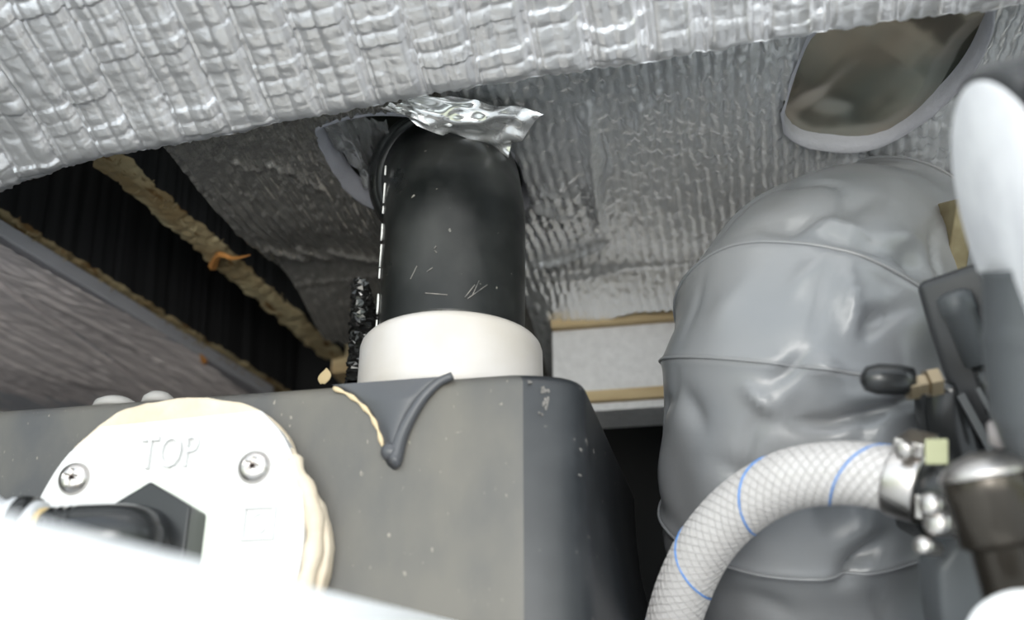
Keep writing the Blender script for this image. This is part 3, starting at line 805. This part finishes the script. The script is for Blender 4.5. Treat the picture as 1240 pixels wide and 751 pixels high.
# wire turns at chosen places
def near_idx(u, v_):
    best = min(range(ND), key=lambda i: abs(dpath[i].dot(UP) / dpath[i].dot(FW) - (375.5 - v_) / FPX) + abs(dpath[i].dot(RT) / dpath[i].dot(FW) - (u - 620) / FPX))
    return best
turns = [near_idx(985, 880), near_idx(983, 760), near_idx(974, 612), near_idx(974, 462), near_idx(988, 411), near_idx(1070, 340)]
turns = sorted(set(turns))
idx = np.arange(ND)
td = np.min(np.abs(idx[:, None] - np.array(turns)[None, :]), axis=1) * Ld / ND
prof = RD * (1 - 0.055 * (1 - np.exp(-(td / 0.012) ** 1.3))) + 0.0011 * np.exp(-(td / 0.0012) ** 2)
SEG = 140
aa = np.linspace(0, 2 * np.pi, SEG, endpoint=False)
ii_, a_ = np.meshgrid(idx * Ld / ND, aa, indexing='ij')
per = lambda sx, sy, sd: vnoise(ii_ / sx, np.cos(a_) / sy + 7, sd) + vnoise(ii_ / sx + 5, np.sin(a_) / sy + 3, sd + 1)
damp = (1 - np.exp(-(td / 0.008) ** 2))[:, None]
wrk = 0.62 * damp * (0.0022 * per(0.022, 0.35, 101) + 0.0024 * (0.6 - np.abs(per(0.03, 0.5, 105))) - 0.0030 * np.exp(-(per(0.045, 0.45, 111) / 0.10) ** 2)) + 0.0012 * per(0.05, 0.4, 107)
rad = prof[:, None] + wrk
T, N, B = frames(dpath)
PN = np.array([tuple(p) for p in dpath]); NN = np.array([tuple(p) for p in N]); BB = np.array([tuple(p) for p in B])
V = PN[:, None, :] + (NN[:, None, :] * np.cos(a_)[..., None] + BB[:, None, :] * np.sin(a_)[..., None]) * rad[..., None]
# creased folds of the vinyl: each follows a line over the sleeve
fv = np.array([tuple(FW), tuple(RT), tuple(UP)])
def folded(V, folds):
    q = V @ fv.T; uu = 620 + FPX * q[..., 1] / q[..., 0]; vv = 375.5 - FPX * q[..., 2] / q[..., 0]
    out = V - PN[:, None, :]; ln = np.linalg.norm(out, axis=2, keepdims=True); out = out / ln
    front = (out * V).sum(2) < 0.0
    dis = np.zeros(uu.shape)
    for pts, wd, am in folds:
        d = np.full(uu.shape, 1e9); tt = np.zeros(uu.shape); n = len(pts) - 1
        for k in range(n):
            (a, b), (c, e_) = pts[k], pts[k + 1]
            L2 = (c - a) ** 2 + (e_ - b) ** 2
            t = np.clip(((uu - a) * (c - a) + (vv - b) * (e_ - b)) / L2, 0, 1)
            dd = np.hypot(uu - a - t * (c - a), vv - b - t * (e_ - b))
            tt = np.where(dd < d, (k + t) / n, tt); d = np.minimum(d, dd)
        dis += 1.3 * am * np.exp(-(d / wd) ** 1.6) * (0.35 + 0.65 * np.sin(np.pi * np.clip(tt, 0, 1)))
    return V + out * (dis * front)[..., None]
V = folded(V, [
    ([(918, 270), (955, 276), (990, 262)], 7, -0.0034), ([(985, 276), (1012, 272), (1045, 284)], 8, 0.0028), ([(1000, 290), (1050, 294), (1086, 306)], 6, -0.0040),
    ([(1018, 262), (1034, 246), (1060, 238)], 12, -0.0030), ([(1075, 286), (1110, 290)], 7, 0.0026), ([(1088, 298), (1110, 318), (1128, 335)], 11, -0.0050),
    ([(1000, 310), (975, 335), (958, 352)], 9, 0.0016), ([(1022, 318), (1032, 360), (1040, 408)], 9, 0.0032), ([(1042, 406), (1058, 386), (1104, 370)], 8, -0.0050),
    ([(1062, 330), (1090, 360)], 12, -0.0020), ([(860, 390), (900, 350)], 14, 0.0016),
    ([(905, 468), (922, 486), (945, 508)], 8, 0.0030), ([(936, 462), (955, 446), (976, 432)], 7, -0.0036), ([(985, 430), (1020, 465)], 10, 0.0024),
    ([(965, 512), (1010, 512), (1060, 500), (1115, 480)], 8, -0.0044), ([(1020, 480), (1065, 478), (1100, 500)], 11, 0.0026), ([(825, 470), (850, 520)], 12, -0.0024),
    ([(1018, 706), (1040, 682), (1072, 655)], 11, -0.0048), ([(1010, 660), (1060, 630)], 14, 0.0022), ([(870, 560), (930, 600)], 14, -0.0022), ([(900, 720), (960, 745)], 14, -0.002)])
F = []
for i in range(ND - 1):
    for k in range(SEG):
        k2 = (k + 1) % SEG
        F.append([i * SEG + k, i * SEG + k2, (i + 1) * SEG + k2, (i + 1) * SEG + k])
V0 = V.copy()
obj('vinyl_sleeve', V.reshape(-1, 3), F, M['vinyl'], duct)
for t in turns:
    ring = []
    for k in range(SEG):
        ring.append(Vector(V0[t, k]))
    ring.append(ring[0])
    V, F = tube(ring, 0.0006, 8, False)
    obj('wire_hoop', V, F, M['vinyl'], duct)

# ------------------------------------------------------------------ braided hose
bh = thing('braided_hose', tuple(at(815, 770, 0.37)), 'clear braided water hose with blue tracer thread arching in front of the grey duct', 'hose')
bp = [p * 0.92 for p in [at(800, 860, 0.41), at(808, 790, 0.405), at(825, 722, 0.397), at(855, 660, 0.387), at(900, 612, 0.375), at(955, 582, 0.362), at(1015, 573, 0.350), at(1070, 578, 0.340), at(1118, 590, 0.332)]]
NB = 420
bpath = smoothpath(bp, NB); RB = 0.0091
V, F = tube(bpath, RB, 40); obj('wall', V, F, M['clear'], bh)
T, N, B = frames(bpath)
Lb = sum((a - b).length for a, b in zip(bpath, bpath[1:]))
def helix(phase, pitch, r, sgn=1):
    out = []
    for i in range(NB):
        a = phase + sgn * 2 * math.pi * (i / (NB - 1)) * Lb / pitch
        out.append(bpath[i] + (N[i] * math.cos(a) + B[i] * math.sin(a)) * r)
    return out
st = []
for k in range(14):
    for sg in (1, -1): st.append(tube(helix(2 * math.pi * k / 14, 0.044, RB + 0.00002, sg), 0.00022, 4, False))
obj('braid', *join(*st), M['braid'], bh, True, 'fine crossed reinforcing threads')['kind'] = 'stuff'
V, F = tube(helix(1.1, 0.034, RB + 0.0001, -1), 0.00032, 5, False); obj('tracer_thread', V, F, M['blue'], bh, True, 'blue spiral thread')
# clamp
cl = thing('hose_clamp', tuple(bpath[-14]), 'steel band clamp at the right end of the braided hose', 'clamp')
i0 = NB - 22
ax = (bpath[NB - 4] - bpath[i0]).normalized()
obj('band', *lathe(bpath[i0] - ax * 0.001, ax, [(0, RB + 0.0001), (0, RB + 0.0011), (0.0005, RB + 0.0013), (0.0085, RB + 0.0013), (0.009, RB + 0.0011), (0.009, RB + 0.0001)], 48), M['steel'], cl)
upv = (UP * 0.95 + FW * -0.2).normalized()
hp_ = bpath[i0] + ax * 0.0045 + upv * (RB + 0.003)
sd = ax.cross(upv).normalized()
def obox(c, ax_, ay, az, hx_, hy_, hz_, bev=0.0005):
    o = [c + ax_ * sx * hx_ + ay * sy * hy_ - az * hz_ for sx, sy in ((-1, -1), (1, -1), (1, 1), (-1, 1))]
    return slab(o, az * 2 * hz_, bev, 2)
obj('screw_housing', *obox(hp_, ax, sd, upv, 0.0042, 0.006, 0.002), M['steel'], cl, False)
V, F = lathe(hp_ - sd * -0.006, sd, [(0, 0.0024), (0.003, 0.0024), (0.0034, 0.0018)], 16); obj('clamp_screw', V, F, M['steel'], cl)
fr = bpath[i0] + ax * 0.0045 - FW * (RB + 0.0016) - UP * 0.002
for k in range(2):
    obj('band_lug', *obox(fr + ax * (k * 0.005 - 0.0025) - UP * 0.003, ax, UP, FW, 0.0009, 0.0032, 0.0005, 0.0002), M['steel'], cl, False)
tb = obj('plastic_tag', *obox(at(1134, 547, 0.293), RT, UP, FW, 0.0030, 0.0034, 0.0006, 0.0004), M['tab'], cl, False, 'pale yellow-green plastic tab')

# ------------------------------------------------------------------ pump at right
pump = thing('water_pump', tuple(at(1230, 560, 0.30)), 'black water pump with round white label at the right edge of the view', 'pump')
# motor: disc faces left, slightly down and to the lens
nrm = (RT * -0.95 - UP * 0.28 + FW * 0.11).normalized()
lc = at(1234, 283, 0.245)
RL = 0.0352
mo = obj('motor_can', *lathe(lc, -nrm, [(-0.0005, RL + 0.0005), (0.0, RL + 0.0018), (0.002, RL + 0.0026), (0.006, RL + 0.0026), (0.012, RL + 0.003), (0.075, RL + 0.003), (0.078, RL)], 72), M['black'], pump)
obj('motor_label', *lathe(lc + nrm * 0.0004, nrm, [(0, RL), (0.0004, RL), (0.0006, RL - 0.0004)], 72), M['label'], mo, True, 'round white label on the motor end')
# mounting block
pn = (RT * -0.45 - UP * 0.05 - FW * 0.9).normalized(); pp = at(1150, 420, 0.335)
mb_uv = [(1108, 344), (1180, 319), (1262, 300), (1275, 560), (1206, 560), (1172, 515), (1142, 455), (1124, 400)]
obj('mounting_block', *slab([on_plane(a, b, pp, pn) for a, b in mb_uv], -pn * 0.022, 0.0026, 3), M['black_satin'], pump, True)
cq = on_plane(1152, 352, pp + pn * 0.005, pn); cr_ = on_plane(1186, 440, pp + pn * 0.005, pn); ce = on_plane(1212, 520, pp + pn * 0.003, pn)
dq = (cr_ - cq); 
obj('screw_tower', *lathe(cq, dq, [(0, 0.002), (0.0006, 0.004), (0.0016, 0.0052), (0.007, 0.0052), (0.0075, 0.0047), (dq.length, 0.0043), (dq.length + 0.0006, 0.0030)], 28), M['grey_dark'], pump)
V, F = tube([cr_, ce], 0.0026, 14); obj('screw_shank', V, F, M['black'], pump)
# grey pump head
hd0 = at(1262, 330, 0.262); hd1 = at(1262, 470, 0.262); hd2 = at(1290, 560, 0.262)
V, F = tube(smoothpath([hd0, hd1, hd2], 24), lambda i, a: 0.0135 - 0.002 * (i / 23) + 0.0006 * (i % 8 == 0), 36); obj('pump_head', V, F, M['grey_dark'], pump)
V, F = lathe(at(1250, 535, 0.275), UP * 0.9 + RT * -0.2, [(0, 0.0085), (0.001, 0.010), (0.006, 0.0095), (0.008, 0.006)], 24); obj('head_cap', V, F, mat('pinkish_grey', (0.42, 0.38, 0.38), 0.4), pump)
# bracket strips
for (a, b, c_, d_) in [((1163, 478), (1200, 545), 0.330, 0.0016), ((1184, 470), (1212, 522), 0.326, 0.0010)]:
    V, F = tube([at(*a, c_), at(*b, c_ - 0.004)], d_, 4); obj('bracket_strip', V, F, M['grey_dark'], pump, False)
# outlet: collar body, barrel
ad = (at(1222, 715, 0.262) - at(1186, 575, 0.268)); an = ad.normalized(); q0 = at(1188, 562, 0.262)
ba = obj('outlet_barrel', *lathe(q0, an, [(0, 0.005), (0.0008, 0.0080), (0.0022, 0.0097), (0.0040, 0.0101), (0.0075, 0.0101), (0.0085, 0.0097), (0.0185, 0.0095), (0.0192, 0.0084), (0.0200, 0.0073), (0.0365, 0.0071), (0.038, 0.0050)], 40), M['gunmetal'], pump)
obj('bright_cap', *lathe(q0 - an * 0.0016, an, [(-0.0012, 0.002), (0.0, 0.0058), (0.0016, 0.0086), (0.0034, 0.0102), (0.0048, 0.0106)], 40), M['steel'], ba, True, 'bright metal cap')
obj('flange_plate', *slab([at(a, b, 0.285) for a, b in [(1136, 690), (1165, 650), (1215, 640), (1300, 640), (1300, 800), (1150, 800), (1140, 745)]], FW * 0.016, 0.002, 2), M['grey_dark'], pump, True)
for (u, v_, r_) in [(1129, 612, 0.0030), (1137, 634, 0.0034), (1121, 662, 0.0024)]:
    obj('bolt', *lathe(at(u, v_, 0.282), RT * -0.7 - FW * 0.6 + UP * 0.25, [(-0.006, r_ * 0.8), (0, r_), (0.002, r_), (0.0028, r_ * 0.7)], 18), M['steel'], pump)
V, F = tube([at(1108, 615, 0.335), at(1160, 650, 0.322), at(1180, 760, 0.318), at(1200, 850, 0.318)], lambda i, a: 0.008, 20); obj('inlet_port', V, F, M['black'], pump)
V, F = tube([bpath[-1] - ax * 0.004, bpath[-1] + ax * 0.012, at(1180, 610, 0.30)], lambda i, a: 0.0085, 24); obj('hose_barb', V, F, M['black'], pump)
wc = obj('white_cap', *lathe(at(1252, 790, 0.235), UP * 0.75 - FW * 0.5 - RT * 0.25, [(0, 0.0135), (0.004, 0.0135), (0.0055, 0.0125), (0.006, 0.010)], 40), M['panel'], pump, True, 'white cap in the bottom right corner')

# small fitting behind the pump and its black pipe
fb_ = thing('brass_fitting', tuple(at(1108, 465, 0.322)), 'small dull brass fitting between the grey duct and the pump block', 'fitting')
obj('body', *lathe(at(1096, 470, 0.322), RT + UP * 0.2, [(0, 0.003), (0.0005, 0.0042), (0.003, 0.0042), (0.0035, 0.0032), (0.006, 0.0032), (0.0065, 0.0044), (0.010, 0.0044)], 6), M['brass'], fb_, False)
obj('plug', *lathe(at(1096, 461, 0.322), RT * -1 + UP * 0.05, [(-0.002, 0.004), (0.002, 0.0046), (0.008, 0.0046), (0.0115, 0.0036), (0.013, 0.0012)], 22), M['black'], fb_, True, 'black rubber plug')
V, F = tube(smoothpath([at(1152, 462, 0.345), at(1150, 492, 0.345), at(1154, 520, 0.345), at(1164, 570, 0.345), at(1172, 660, 0.345), at(1176, 800, 0.345)], 30), 0.0105, 22)
bpz = obj('drain_pipe', V, F, M['black'], None, True); tag(bpz, 'black pipe dropping behind the pump beside the grey duct', 'pipe')
# brown upright timber behind the duct's top at right
a = at(1150, 345, 0.50); tm = obj('timber_upright', *slab([at(1142, 350, 0.40), at(1168, 350, 0.40), at(1184, 240, 0.40), at(1160, 240, 0.40)], FW * 0.02, 0.001), mat('brown_timber', (0.13, 0.105, 0.055), 0.8, var=(0.20, 0.17, 0.10), vscale=120), None, False)
tag(tm, 'sliver of brown timber between the duct top and the white label', 'timber')

# ------------------------------------------------------------------ white panel in the foreground
A = at(-330, 538, 0.085); Bp = at(566, 752, 0.322)
dn = Vector((0.085, -0.02, -0.15))
nrm2 = (Bp - A).cross(dn).normalized()
if nrm2.x < 0: nrm2 = -nrm2
V, F = slab([A, Bp, Bp + dn, A + dn], -nrm2 * 0.006, 0.0016, 3)
fp = obj('white_panel', V, F, M['panel'], None, True); tag(fp, 'blurred white panel edge sloping across the bottom left corner in front of the tank', 'panel')
